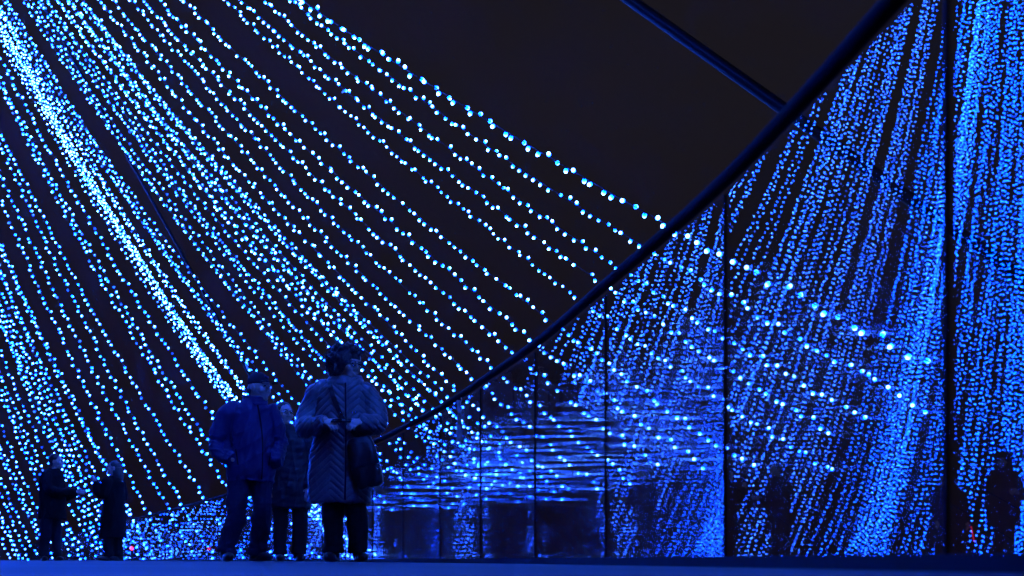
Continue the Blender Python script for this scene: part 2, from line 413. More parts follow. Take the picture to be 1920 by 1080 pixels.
def rand_dir(T, n):
    """outward direction of each bulb: across the cable, a bit more downwards than up"""
    r = rng.normal(size=(n, 3)) + np.array([0, 0, -0.45]); r -= T * np.sum(r * T, 1)[:, None]; r /= np.linalg.norm(r, axis=1)[:, None]
    return r

def light_string(px, D, label, group, spacing=0.158, ks=0.08, near=False, ymin=-200, bulb_r=0.018, tags=0, wob=0.010, apex=None, zstart=0.0, white=.22, gain=1.0, tip=1.0):
    P0 = np.array([at(px, D), D, 0.0])
    A = APEX + np.array([rng.normal() * .25, rng.normal() * .25, rng.normal() * .2]) if apex is None else apex
    P = curve(P0, A, ks * (1 + (0 if near else .05) * rng.normal()), 700)
    L = np.r_[0, np.cumsum(np.linalg.norm(np.diff(P, axis=0), axis=1))]
    # slack wobble of a loosely strung wire
    for _ in range(3):
        fq = rng.uniform(.35, 1.5); a = rng.normal(size=3) * wob / (1 + fq); P = P + np.sin(L * fq + rng.uniform(0, 6.3))[:, None] * a * np.minimum(1, L / 2)[:, None]
    root = empty('light_string', tuple(P0)); tag(root, label, 'light string', group)
    x, y = img(P); inview = y > ymin
    if ymin < -1e8: inview = P[:, 2] < 24
    end = int(np.argmin(inview)) if not inview.all() else len(P)
    if end < 10: end = 10
    s_end = L[min(end, len(L) - 1)]
    # cable
    step = np.unique(np.r_[np.arange(0, end, 5), np.linspace(end, len(P) - 1, 30).astype(int)])
    v, f = sweep(P[step] - P0, 0.0045 if near else 0.005, 4, False)
    me = np_mesh('cable', v, np.array(f)); link('cable', me, M_CABLE, root)
    sb = rng.uniform(0, spacing) + np.arange(max(0.05, np.interp(zstart, P[:200, 2], L[:200])), s_end, spacing); sb = sb + rng.normal(size=len(sb)) * spacing * .12
    n = len(sb); C = np.stack([np.interp(sb, L, P[:, i]) for i in range(3)], 1)
    T = np.stack([np.interp(sb + .05, L, P[:, i]) for i in range(3)], 1) - C; T /= np.linalg.norm(T, axis=1)[:, None] + 1e-9
    out = rand_dir(T, n)
    gl = gain * np.clip(rng.normal(1.0, .18, n), .5, 1.5); gl[rng.random(n) < .07] *= .12
    if near:
        xi, yi = img(C)
        for i in range(n):
            if rng.random() < .012: continue
            d = Vector(out[i] + T[i] * rng.normal() * .35).normalized()
            o = bpy.data.objects.new('bulb', NEAR[int(rng.choice(5, p=[.4, .25, .1, .2, .05]))]); COL.objects.link(o); o.parent = root
            o.scale = (.78,) * 3; o.location = Vector(C[i] - P0); o.rotation_mode = 'QUATERNION'; o.rotation_quaternion = Vector((0, 0, 1)).rotation_difference(d)
    else:
        cen = C - P0 + out * (bulb_r * 1.2)
        ax = np.cross(out, T); sz = bulb_r * rng.uniform(.9, 1.1, n)
        V = cen[:, None, :] + (ICO_V[None, :, 0:1] * ax[:, None, :] * .9 + ICO_V[None, :, 1:2] * T[:, None, :] * .9 + ICO_V[None, :, 2:3] * out[:, None, :] * 1.3) * sz[:, None, None]
        Fc = ICO_F[None] + (np.arange(n) * len(ICO_V))[:, None, None]
        me = np_mesh('bulbs', V.reshape(-1, 3), Fc.reshape(-1, 3))
        at_ = me.attributes.new('glow', 'FLOAT', 'POINT'); at_.data.foreach_set('value', np.repeat(gl, len(ICO_V)).astype(np.float32))
        at2 = me.attributes.new('core', 'FLOAT', 'POINT'); at2.data.foreach_set('value', np.tile(np.where(ICO_V[:, 2] > .9, tip, np.where(ICO_V[:, 2] > 0, white, 0)).astype(np.float32), n))
        tag(link('bulbs', me, M_BULB, root), kind='stuff')
    for _ in range(tags):
        i = rng.integers(int(n * .2), int(n * .8)); o = bpy.data.objects.new('tag', TAGM); COL.objects.link(o); o.parent = root
        o.location = Vector(C[i] - P0); o.rotation_euler = (rng.normal() * .4, rng.normal() * .5, rng.uniform(0, 3))
        if not near: o.scale = (1.8, 1.8, 1.8)
    return root

# strings at the right, counted from the empty sky
ORD = ['', 'second', 'third', 'fourth', 'fifth', 'sixth', 'seventh', 'eighth', 'ninth', 'tenth', 'eleventh', 'twelfth', 'thirteenth', 'fourteenth']
def solve_px(Lx, Ly, D, ks=0.08):
    """anchor column (photo pixels) of a string that hangs through photo point (Lx, Ly) when anchored at distance D"""
    lo, hi = Lx - 400, Lx + 1900
    for _ in range(40):
        m = (lo + hi) / 2; x, y = img(curve(np.array([at(m, D), D, 0.0]), APEX, ks, 500))
        if np.interp(Ly, y[::-1], x[::-1]) > Lx: hi = m
        else: lo = m
    return m
right = [(1240, 415, 27), (1190, 452, 47), (1148, 494, 93), (1112, 520, 132), (1083, 558, 170), (1035, 605, 250), (1000, 637, 305), (962, 660, 345), (925, 690, 388),
         (890, 712, 432), (862, 735, 470), (828, 752, 508), (800, 772, 545), (772, 785, 580)]     # rail crossing, and row at photo column 605
def solve_two(lx, ly, uy):
    best = (1e9,)
    for D in np.linspace(5.5, 14, 35):
        m = solve_px(lx, ly, D); x, y = img(curve(np.array([at(m, D), D, 0.0]), APEX, .08, 500)); e = abs(np.interp(605, x[::-1], y[::-1]) - uy)
        if e < best[0]: best = (e, m, D)
    return best[1:]
for i, (lx, ly, uy) in enumerate(right):
    px, D = solve_two(lx, ly, uy)
    lab = 'light string with the largest bulbs, uppermost against the empty dark sky' if i == 0 else f'{ORD[i]} blue light string down from the empty dark sky'
    light_string(px, D, lab, 'widely spaced strings on the right', near=True, ymin=-60, spacing=.128, zstart=(1.35 if i < 4 else .95) + .2 * rng.random(), tags=1 if i in (3, 6, 8, 11) else 0, apex=APEX, ks=.08, wob=.010)
# strings gathering towards the bright band, given by where they cross photo row 540
mid = 640 - (640 - 345) * (np.arange(16) / 15) ** 0.9
for i, x5 in enumerate(mid):
    D = np.interp(x5, [300, 400, 500, 640], [19.0, 16.5, 14.8, 13.0]) * (1 + .03 * rng.normal())
    light_string(solve_px(x5 + rng.normal() * 6, 540, D), D, f'{(["first"] + ORD[1:] + ["fifteenth", "sixteenth"])[15 - i]} loose string right of the dense bright band', 'strings gathering beside the bright band', zstart=.8, tags=1 if i % 6 == 2 else 0)
for i in range(14):
    u = i / 13; D = 18.0 + 4.5 * u; x5 = 290 + 32 * (1 - u) ** 2.0
    light_string(solve_px(x5 + rng.normal() * 2.5, 540, D), D, 'one strand of the dense bright diagonal band of lights', 'strands of the dense bright band', spacing=.15, white=.6, gain=1.25)
far = [(252, 24.0), (218, 25.0), (200, 25.6), (158, 26.3), (117, 27.0), (95, 27.6), (62, 28.3), (38, 29.0), (20, 29.6), (-4, 30.4), (-24, 31.0)]
for i, (x5, D) in enumerate(far):
    light_string(solve_px(x5, 540, D), D, f'{(["first"] + ORD[1:])[i]} separate small bulbed light string left of the bright band', 'separate strings left of the bright band', spacing=.165, bulb_r=.029)
for i in range(26):
    u = i / 25; px = 285 - 380 * u ** .8 + rng.normal() * 4
    light_string(px, 31.5 + 12 * u, 'one of the crowded far strings low at the left edge', 'crowded strings at the left edge', spacing=.18, bulb_r=.031, ks=.08 + .055 * u)
for i in range(9):
    light_string(-205 - 9 * i + rng.normal() * 3, 37 + rng.normal() * .6, 'one of the far strings seen mirrored in the glass panels', 'strings mirrored in the glass', spacing=.18, bulb_r=.033, ks=.155, wob=.05, white=.1, tip=.5, gain=2.2)
px = -100.0
while px > -960:
    px -= rng.choice([6, 12, 18, 25], p=[.28, .26, .26, .20]) * (1.0 if px > -520 else .8)
    light_string(px, float(np.interp(-px, [100, 330, 560, 900], [42.5, 34, 30, 30.5])) + rng.normal() * .8, 'one of the far strings seen mirrored in the glass panels', 'strings mirrored in the glass', spacing=.18, bulb_r=.031, ks=float(np.interp(-px, [100, 380], [.138, .185])), wob=.05, white=0.0, tip=.25, gain=1.9)

# unseen strings added right of and behind the camera to light the people
fill_arc = spline([(6.4, -0.5), (6.7, -2.5), (6.4, -5.0)], 26)
for X_, D_ in fill_arc:
    D_ = D_ if abs(D_) > .2 else .2
    light_string(960 + F_PX * X_ / D_, D_, 'one of the unseen strings added behind the viewer to light the people', 'unseen strings added for fill light', spacing=.15, bulb_r=.025, zstart=3.2, ymin=-1e9)

# ------------------------------------------------------------------ people
def rz(a): c, d = math.cos(a), math.sin(a); return np.array([[c, -d, 0], [d, c, 0], [0, 0, 1.0]])
def rx(a): c, d = math.cos(a), math.sin(a); return np.array([[1.0, 0, 0], [0, c, -d], [0, d, c]])
def ry(a): c, d = math.cos(a), math.sin(a); return np.array([[c, 0, d], [0, 1.0, 0], [-d, 0, c]])
_W = rng.normal(size=(10, 3)); _W /= np.linalg.norm(_W, axis=1)[:, None]; _PH = rng.uniform(0, 6.28, 10)
def folds(co, amp, freq, stretch=(1, 1, .45)):
    q = co * np.array(stretch); r = np.zeros(len(co))
    for i in range(10): r += np.sin(q @ _W[i] * freq * (1 + .35 * i) + _PH[i] + 1.5 * np.sin(q @ _W[(i + 3) % 10] * freq * .6)) / (1 + .3 * i)
    return amp * r / 3.0

def creases(co, amp, freq, stretch=(1, 1, 1), k=0):
    """sharp edged wrinkles"""
    q = co * np.array(stretch); r = np.zeros(len(co))
    for i in range(4):
        w = _W[(i + k) % 10]; u = np.sin(q @ w * freq * (1 + .4 * i) + _PH[i] + 2.2 * np.sin(q @ _W[(i + k + 4) % 10] * freq * .45)); r += (1 - np.abs(u)) ** 2.5 / (1 + .3 * i)
    return amp * (r - .5)

def head_shapes(mb, c, R, s=1.0, neck=0.17):
    """head with its face towards local -y, turned by R, centred at c"""
    c = np.asarray(c, float)
    def E(p, r): mb.ell(c + R @ (np.array(p) * s), np.array(r) * s, R, 18, 12)
    E((0, .012, .012), (.076, .096, .102)); E((0, -.028, -.055), (.058, .062, .062)); E((0, -.066, -.095), (.027, .024, .02))
    E((0, -.074, .036), (.05, .02, .013))
    for k in (-1, 1):
        E((k * .042, -.058, -.028), (.028, .03, .03)); E((k * .079, .012, -.008), (.010, .023, .033)); E((k * .032, -.082, .010), (.017, .010, .011))
        E((k * .013, -.098, -.032), (.010, .012, .009))
    E((0, -.086, -.062), (.026, .013, .006)); E((0, -.084, -.074), (.022, .013, .007))
    mb.tube([c + R @ (np.array(p) * s) for p in ((0, -.078, .03), (0, -.098, .0), (0, -.112, -.026), (0, -.100, -.036))], [.010 * s, .012 * s, .016 * s, .009 * s], 10)
    mb.tube([c + R @ (np.array((0, .025, -.04)) * s), c + np.array([0, .03, -neck * s])], [.056 * s, .064 * s], 16)

def eyes(parent, c, R, s=1.0):
    for k in (-1, 1):
        e = MB().ell((0, 0, 0), np.array((.0105, .0105, .0085)) * s).build('eye', M_EYE, parent); e.location = Vector(np.asarray(c) + R @ (np.array((k * .032, -.085, .010)) * s))

def hand_shapes(mb, w, fwd, nrm, side, curl=0.9, s=1.0):
    """palm and five fingers; w wrist, fwd towards the knuckles, nrm out of the back of the hand, side = thumb side (+1 along fwd x nrm)"""
    w = np.asarray(w, float); f = np.asarray(fwd, float); f /= np.linalg.norm(f); n = np.asarray(nrm, float); n -= f * n.dot(f); n /= np.linalg.norm(n); t = np.cross(f, n) * side
    R = np.stack([t, f, n], 1)
    mb.tube([w - f * .05, w + f * .01], [.027 * s, .026 * s], 12)
    mb.ell(w + f * .045 * s, np.array((.040, .052, .016)) * s, R, 14, 10)
    for i, (o, l) in enumerate(((.027, .078), (.009, .088), (-.010, .082), (-.028, .064))):
        p = w + f * (.085 - .004 * abs(i - 1)) * s + t * o * s; q = [p - f * .02 * s]; d = f.copy(); a = 0
        for j, part in enumerate((.45, .32, .23)):
            a += curl * (.55 if j == 0 else .75) * (1 + .08 * i); dd = f * math.cos(a) - n * math.sin(a); q.append(q[-1] + dd * l * part * s + (f * .02 * s if j == 0 else 0))
        mb.tube(q, [.0098 * s, .0096 * s, .0088 * s, .0068 * s], 10)
    b = w + f * .018 * s + t * .028 * s; d1 = (f * .6 + t * .75 - n * .25); d2 = (f * .9 + t * .15 - n * .5)
    mb.tube([b - t * .012 * s, b + d1 * .035 * s, b + d1 * .035 * s + d2 * .03 * s, b + d1 * .035 * s + d2 * .052 * s], [.013 * s, .0115 * s, .010 * s, .007 * s], 10)

def shoe(parent, ankle, yaw, mat, s=1.0):
    m = MB(); R = rz(yaw)
    def T(p): return np.array((ankle[0], ankle[1], 0)) + R @ (np.array(p) * s)
    m.ell(T((0, -.095, .045)), np.array((.046, .10, .04)) * s, R); m.ell(T((0, .03, .055)), np.array((.042, .065, .052)) * s, R); m.tube([T((0, .02, .05)), T((0, .03, .13))], [.045, .05], 14)
    m.ell(T((0, -.03, .02)), np.array((.048, .15, .018)) * s, R)
    return m.skin('shoe', mat, parent, .008, 3, lambda c, n: np.where(c[:, 2] < .012, -.002, 0))

def ribbon(bvh, pts, w, off, n=60, ray=(0, 1, 0), thick=.003):
    """band of width w lying on the surface found along ray through pts (x, z)"""
    P = spline([(p[0], 0, p[1]) for p in pts], n); v = []; ry_ = Vector(ray); ok = []
    for p in P:
        h = bvh.ray_cast(Vector((p[0], 0, p[2])) - ry_ * 2, ry_)[0]
        if h is None: continue
        ok.append(np.array(h) - np.array(ray) * off)
    P = np.array(ok)
    for _ in range(3): P[1:-1] = (P[:-2] + 2 * P[1:-1] + P[2:]) / 4
    T = np.gradient(P, axis=0); T /= np.linalg.norm(T, axis=1)[:, None]; S = np.cross(T, np.array(ray, float)); S /= np.linalg.norm(S, axis=1)[:, None]
    f = []; m = len(P); d = np.array(ray, float) * thick
    v = np.concatenate([P + S * w / 2 - d, P - S * w / 2 - d, P - S * w / 2 + d, P + S * w / 2 + d])
    for i in range(m - 1):
        for k in range(4):
            a, b = k * m + i, ((k + 1) % 4) * m + i; f.append((a, b, b + 1, a + 1))
    return v, f

def bvh_of(o):
    me = o.data; return BVHTree.FromPolygons([v.co.copy() for v in me.vertices], [tuple(p.vertices) for p in me.polygons])

def glasses(parent, c, R, s=1.0):
    m = MB()
    for k in (-1, 1):
        a = np.linspace(0, 2 * math.pi, 25); P = [np.asarray(c) + R @ (np.array((k * .034 + .027 * math.cos(t), -.104 + .006 * abs(math.cos(t)), .010 + .020 * math.sin(t))) * s) for t in a]
        m.tube(P, .0024 * s, 6); m.tube([np.asarray(c) + R @ (np.array(p) * s) for p in ((k * .061, -.098, .014), (k * .080, -.05, .016), (k * .082, .01, .014))], .0024 * s, 6)
    m.tube([np.asarray(c) + R @ (np.array(p) * s) for p in ((-.008, -.106, .014), (0, -.109, .017), (.008, -.106, .014))], .0024 * s, 6)
    g_ = m.build('glasses', M_FRAME, parent)
    for k in (-1, 1):
        MB().ell(np.asarray(c) + R @ (np.array((k * .034, -.103, .010)) * s), np.array((.026, .0012, .019)) * s, R).build('lens', M_LENS, g_)
    return g_

M_SKIN = surf('skin', (.70, .55, .48), .5, .4, .12, 20, .1, 120)
M_EYE = surf('eye', (.02, .018, .016), .15, .6)
M_FRAME = surf('spectacle_frame', (.2, .2, .22), .25, .6, metal=.6)
def lens_mat():
    m, nt, out = nmat('spectacle_lens'); N = nt.nodes; L = nt.links
    f = N.new('ShaderNodeFresnel'); f.inputs[0].default_value = 1.5; t = N.new('ShaderNodeBsdfTransparent'); g_ = N.new('ShaderNodeBsdfGlossy'); g_.inputs['Roughness'].default_value = .03
    x = N.new('ShaderNodeMixShader'); ior = N.new('ShaderNodeMapRange'); geo = N.new('ShaderNodeNewGeometry'); ior.inputs['To Min'].default_value = 1.5; ior.inputs['To Max'].default_value = 1 / 1.5
    L.new(geo.outputs['Backfacing'], ior.inputs['Value']); L.new(ior.outputs[0], f.inputs[0]); L.new(f.outputs[0], x.inputs[0]); L.new(t.outputs[0], x.inputs[1]); L.new(g_.outputs[0], x.inputs[2]); L.new(x.outputs[0], out.inputs[0]); return m
M_LENS = lens_mat()
M_HAIR = surf('dark_hair', (.05, .042, .038), .38, .6, .4, 60, .5, 200)
M_COAT = surf('quilted_nylon', (.16, .165, .185), .36, .5, .12, 14, .25, 90)
M_BLACK = surf('black_cloth', (.014, .014, .016), .75, .2, .3, 20, .3, 150)
M_DARK = surf('dark_wool', (.006, .006, .007), .8, .2, .3, 20, .3, 150)
M_JACKET = surf('blue_softshell', (.035, .035, .15), .6, .3, .15, 10, .25, 160)
M_JEANS = surf('denim', (.028, .03, .085), .8, .2, .25, 25, .3, 220)
M_LEATHER = surf('black_leather', (.018, .018, .02), .38, .5, .2, 30, .25, 120)
M_METAL = surf('buckle_metal', (.5, .5, .5), .25, .5, metal=1.0)
M_CAP = surf('dark_cap', (.035, .035, .05), .75, .2, .2, 20, .2, 150)

def legs(parent, hips, knees, ankles, mat, rad=(.098, .078, .066), name='trousers', amp=.005, smooth=5):
    m = MB()
    for h, k, a in zip(hips, knees, ankles):
        P = spline([np.array(h), (np.array(h) * .5 + np.array(k) * .5), np.array(k), (np.array(k) + np.array(a)) / 2, np.array(a)], 16)
        m.tube(P, np.interp(np.linspace(0, 1, 16), [0, .5, .9, 1], [rad[0], rad[1], rad[2], rad[2] * 1.06]), 18)
    hc = (np.array(hips[0]) + np.array(hips[1])) / 2; wd = abs(hips[0][0] - hips[1][0]) / 2
    m.ell(hc + np.array([0, 0, .03]), (wd + rad[0] * .95, rad[0] * 1.1, .13))
    def d(c, n):
        z = c[:, 2]; low = np.exp(-((z - .12) / .09) ** 2); kn = np.exp(-((z - .45) / .1) ** 2)
        return folds(c, amp, 26, (1, 1, .5)) + (low + .6 * kn + .25) * folds(c, amp * 1.2, 55, (.35, .35, 1.3)) + creases(c, amp * 1.5, 16, (1, 1, .6), 3)
    return m.skin(name, mat, parent, .009, smooth, d)

def arm(mb, pts, rad):
    q = np.array(pts[0], float); pts = [q * np.array((.35, .35, 1)) + np.array((0, 0, .03))] + list(pts); rad = [rad[0] * .6] + list(rad)
    P = spline(pts, 18); mb.tube(P, np.interp(np.linspace(0, 1, 18), np.linspace(0, 1, len(rad)), rad), 18)

# ---- the woman in the quilted coat
def woman():
    X, D = at(640, 8.0), 8.0
    r = empty('person', (X, D, 0)); tag(r, 'woman with curly hair and glasses in long quilted coat holding a phone', 'person')
    HR = rz(math.radians(50)) @ rx(math.radians(7)); HC = np.array([.055, -.03, 1.475])
    b = MB(); head_shapes(b, HC, HR, .98, .2)
    b.loft([(0, 0, .9, .14, .09), (0, 0, 1.1, .15, .1), (.01, 0, 1.28, .16, .09), (.02, 0, 1.34, .08, .07)], 20)
    wl, wr_ = np.array([-.085, -.215, 1.035]), np.array([.175, -.215, 1.035])
    b.tube([(-.18, 0, 1.25), (-.25, -.03, 1.02), wl], [.045, .04, .028], 12); b.tube([(.19, 0, 1.24), (.27, -.05, 1.03), wr_], [.045, .04, .028], 12)
    hand_shapes(b, wl + np.array([.01, -.01, .0]), (.55, -.70, -.30), (-.25, -.5, .8), -1, .85, .95); hand_shapes(b, wr_ + np.array([.005, -.01, .0]), (-.52, -.72, -.28), (.25, -.5, .8), 1, .85, .95)
    b.skin('body', M_SKIN, r, .0052, 2)
    eyes(r, HC, HR, .98); glasses(r, HC, HR, .98)
    c = MB()
    c.loft([(-.015, 0, .45, .232, .165), (-.015, 0, .52, .236, .17), (-.01, 0, .7, .228, .168), (0, 0, .9, .215, .158), (.005, 0, 1.08, .196, .15), (.01, 0, 1.22, .185, .14), (.015, 0, 1.30, .165, .125), (.025, 0, 1.35, .13, .105), (.03, 0, 1.385, .10, .09)], 36)
    arm(c, [(-.15, .0, 1.285), (-.225, .005, 1.17), (-.262, -.05, 1.03), (-.19, -.15, 1.0), (-.085, -.215, 1.03)], [.078, .078, .078, .07, .054])
    arm(c, [(.17, .0, 1.275), (.24, .0, 1.17), (.268, -.06, 1.04), (.24, -.15, 1.01), (.17, -.215, 1.03)], [.078, .078, .078, .07, .054])
    def quilt(co, n):
        x = co[:, 0] - .045; z = co[:, 2]
        low = z < .98
        ph1 = (z * 1.0 + np.abs(np.abs(x) - .10) * .9) / .052; ph2 = (z - np.abs(x) * 1.0) / .052
        g1 = np.abs((ph1 % 1) - .5) * 2; g2 = np.abs((ph2 % 1) - .5) * 2
        p = np.where(low, np.minimum(g1, g2 * .6 + .4), g1)
        z = z + .011 * np.sin(co[:, 0] * 23 + 9 * z) + .004 * np.sin(co[:, 0] * 67 - z * 23)
        return .011 * np.sqrt(np.clip(1 - (1 - np.clip(p * 1.6, 0, 1)) ** 2, 0, 1)) - .004 + folds(co, .012, 18, (1, 1, .55)) + creases(co, .006, 16, (1, 1, .7)) * (np.abs(co[:, 0]) > .15)
    coat = c.skin('coat', M_COAT, r, .0062, 3, quilt)
    bv = bvh_of(coat)
    v, f = ribbon(bv, [(.05, 1.34), (.055, 1.15), (.06, .9), (.06, .7), (.055, .462)], .011, .003, 80); z_ = MB().add(v, f).build('zip', M_BLACK, coat, False)
    for pz in ([(-.155, .88), (-.06, .95)], [(.13, .93), (.19, .88)]):
        v, f = ribbon(bv, pz, .018, .004, 20); MB().add(v, f).build('pocket_welt', M_COAT, coat, False)
    for k in range(2):
        MB().ell(np.array(bv.ray_cast(Vector((.10 + .025 * k, -2, 1.105)), Vector((0, 1, 0)))[0]) - np.array([0, .003, 0]), (.007, .004, .007)).build('press_stud', M_METAL, coat)
    for z0 in (.505,):
        v, f = ribbon(bv, [(-.2, z0), (-.1, z0), (.0, z0), (.1, z0), (.19, z0)], .006, .001, 60); MB().add(v, f).build('hem_seam', M_COAT, coat, False)
    h = MB()                                            # soft stand up collar with a rolled edge
    a = np.linspace(0, 2 * math.pi, 33)
    for k, (zz, rr, tk) in enumerate(((1.345, .116, .03), (1.368, .108, .026), (1.385, .106, .02))):
        h.tube([(.03 + rr * math.cos(t), .005 + rr * .92 * math.sin(t), zz + .018 * math.sin(t)) for t in a], tk, 10)
    h.skin('collar', M_COAT, coat, .008, 4, lambda co, n: folds(co, .007, 50))
    # curly hair: a cap of curls
    m = MB(); loc = lambda p: HC + HR @ np.array(p)
    m.ell(loc((0, .04, .035)), (.118, .125, .112), HR); m.ell(loc((0, .08, -.03)), (.115, .085, .11), HR)
    rg = np.random.default_rng(3)
    for _ in range(330):
        d = rg.normal(size=3); d /= np.linalg.norm(d)
        if d[1] < -.22 and d[2] < .55: continue
        if d[2] < -.75: continue
        rr = np.array((.130, .136, .124)) * rg.uniform(.92, 1.09); p = d * rr + np.array((0, .03, .028))
        if p[2] < -.03 and p[1] < -.02: continue
        m.ell(loc(p), np.full(3, rg.uniform(.012, .021)), None, 8, 6)
    hair = m.skin('hair', M_HAIR, r, .0065, 1, lambda co, n: folds(co, .004, 150, (1, 1, 1)))
    m = MB()                                            # loose frizz
    for _ in range(700):
        d = rg.normal(size=3); d /= np.linalg.norm(d)
        if (d[1] < -.2 and d[2] < .55) or d[2] < -.7: continue
        p = d * np.array((.132, .138, .126)) + np.array((0, .03, .028)); q = [p * .96]
        w = d + rg.normal(size=3) * .6
        for j in range(5): w = w + rg.normal(size=3) * .75; w /= np.linalg.norm(w); q.append(q[-1] + (w * .6 + d * .4) * .013)
        m.tube([loc(x) for x in q], .0014, 3)
    m.build('stray_curls', M_HAIR, hair)
    legs(r, [(-.075, 0, .62), (.105, 0, .62)], [(-.065, 0, .40), (.115, -.01, .40)], [(-.06, 0, .075), (.125, 0, .075)], M_BLACK, (.088, .08, .074))
    shoe(r, (-.06, -.01), math.radians(-8), M_LEATHER, .95); shoe(r, (.135, -.01), math.radians(22), M_LEATHER, .95)
    MB().ell(HC + HR @ np.array((-.082, -.002, -.045)), (.006, .006, .006)).build('earring', M_METAL, r)
    # bag worn across the body
    bg = empty('shoulder_bag', (X + .235, D - .20, .60)); tag(bg, 'black shoulder bag hanging at the hip of the woman in quilted coat', 'bag')
    o = np.array([.235, -.20, .60])
    R = ry(math.radians(-14)); m = MB()
    m.loft([(0, 0, -.05, .07, .03, 3.5), (0, 0, -.03, .1, .048, 3.5), (0, 0, .06, .112, .06, 3.5), (0, 0, .18, .108, .058, 3.5), (0, 0, .27, .095, .046, 3.5), (0, 0, .315, .075, .03, 3.5)], 28)
    m.v[-1] = m.v[-1] @ R.T; m.skin('bag_body', M_LEATHER, bg, .007, 3, lambda co, n: folds(co, .007, 30, (1, 1, .5)) + folds(co, .003, 80))
    m = MB(); m.loft([(0, -.014, .10, .105, .052, 3.5), (0, -.014, .12, .114, .058, 3.5), (0, -.012, .2, .112, .058, 3.5), (0, -.008, .28, .098, .048, 3.5), (0, 0, .325, .078, .032, 3.5)], 28)
    m.v[-1] = m.v[-1] @ R.T; m.skin('flap', M_LEATHER, bg, .007, 3, lambda co, n: folds(co, .005, 34))
    m = MB(); a = np.linspace(0, 2 * math.pi, 17); m.tube([(.075 + .014 * math.cos(t), -.075, .10 + .018 * math.sin(t)) for t in a], .003, 6); m.build('bag_ring', M_METAL, bg)
    v, f = ribbon(bv, [(-.075, 1.365), (-.06, 1.30), (-.02, 1.18), (.03, 1.07)], .034, .012, 40); v2, f2 = ribbon(bv, [(.03, 1.07), (.09, .99), (.15, .92), (.19, .87)], .034, .03, 30)
    v3, f3 = ribbon(bv, [(-.075, 1.365), (-.03, 1.2), (.05, 1.05), (.17, .9)], .034, .012, 50, (0, -1, 0))
    m = MB().add(v - o, f).add(v2 - o, f2).add(v3 - o, f3); m.build('strap', M_LEATHER, bg, False)
    m = MB(); p = np.array(bv.ray_cast(Vector((.03, -2, 1.07)), Vector((0, 1, 0)))[0]) - np.array([0, .02, 0]) - o
    Q = [p + ry(.7) @ np.array(q) for q in ((-.024, 0, -.018), (.024, 0, -.018), (.024, 0, .018), (-.024, 0, .018), (-.024, 0, -.018))]; m.tube(Q, .0035, 6); m.build('buckle', M_METAL, bg)
    ph_ = empty('phone', (X + .045, D - .275, 1.03)); tag(ph_, 'thin dark phone held level between the hands of the woman in quilted coat', 'phone')
    MB().box((0, 0, 0), (.072, .036, .0045), rx(.35)).build('case', M_LEATHER, ph_, False); MB().box((0, -.0045 * math.sin(.35) * -1, .005), (.066, .031, .0008), rx(.35)).build('screen', M_EYE, ph_, False)
woman()

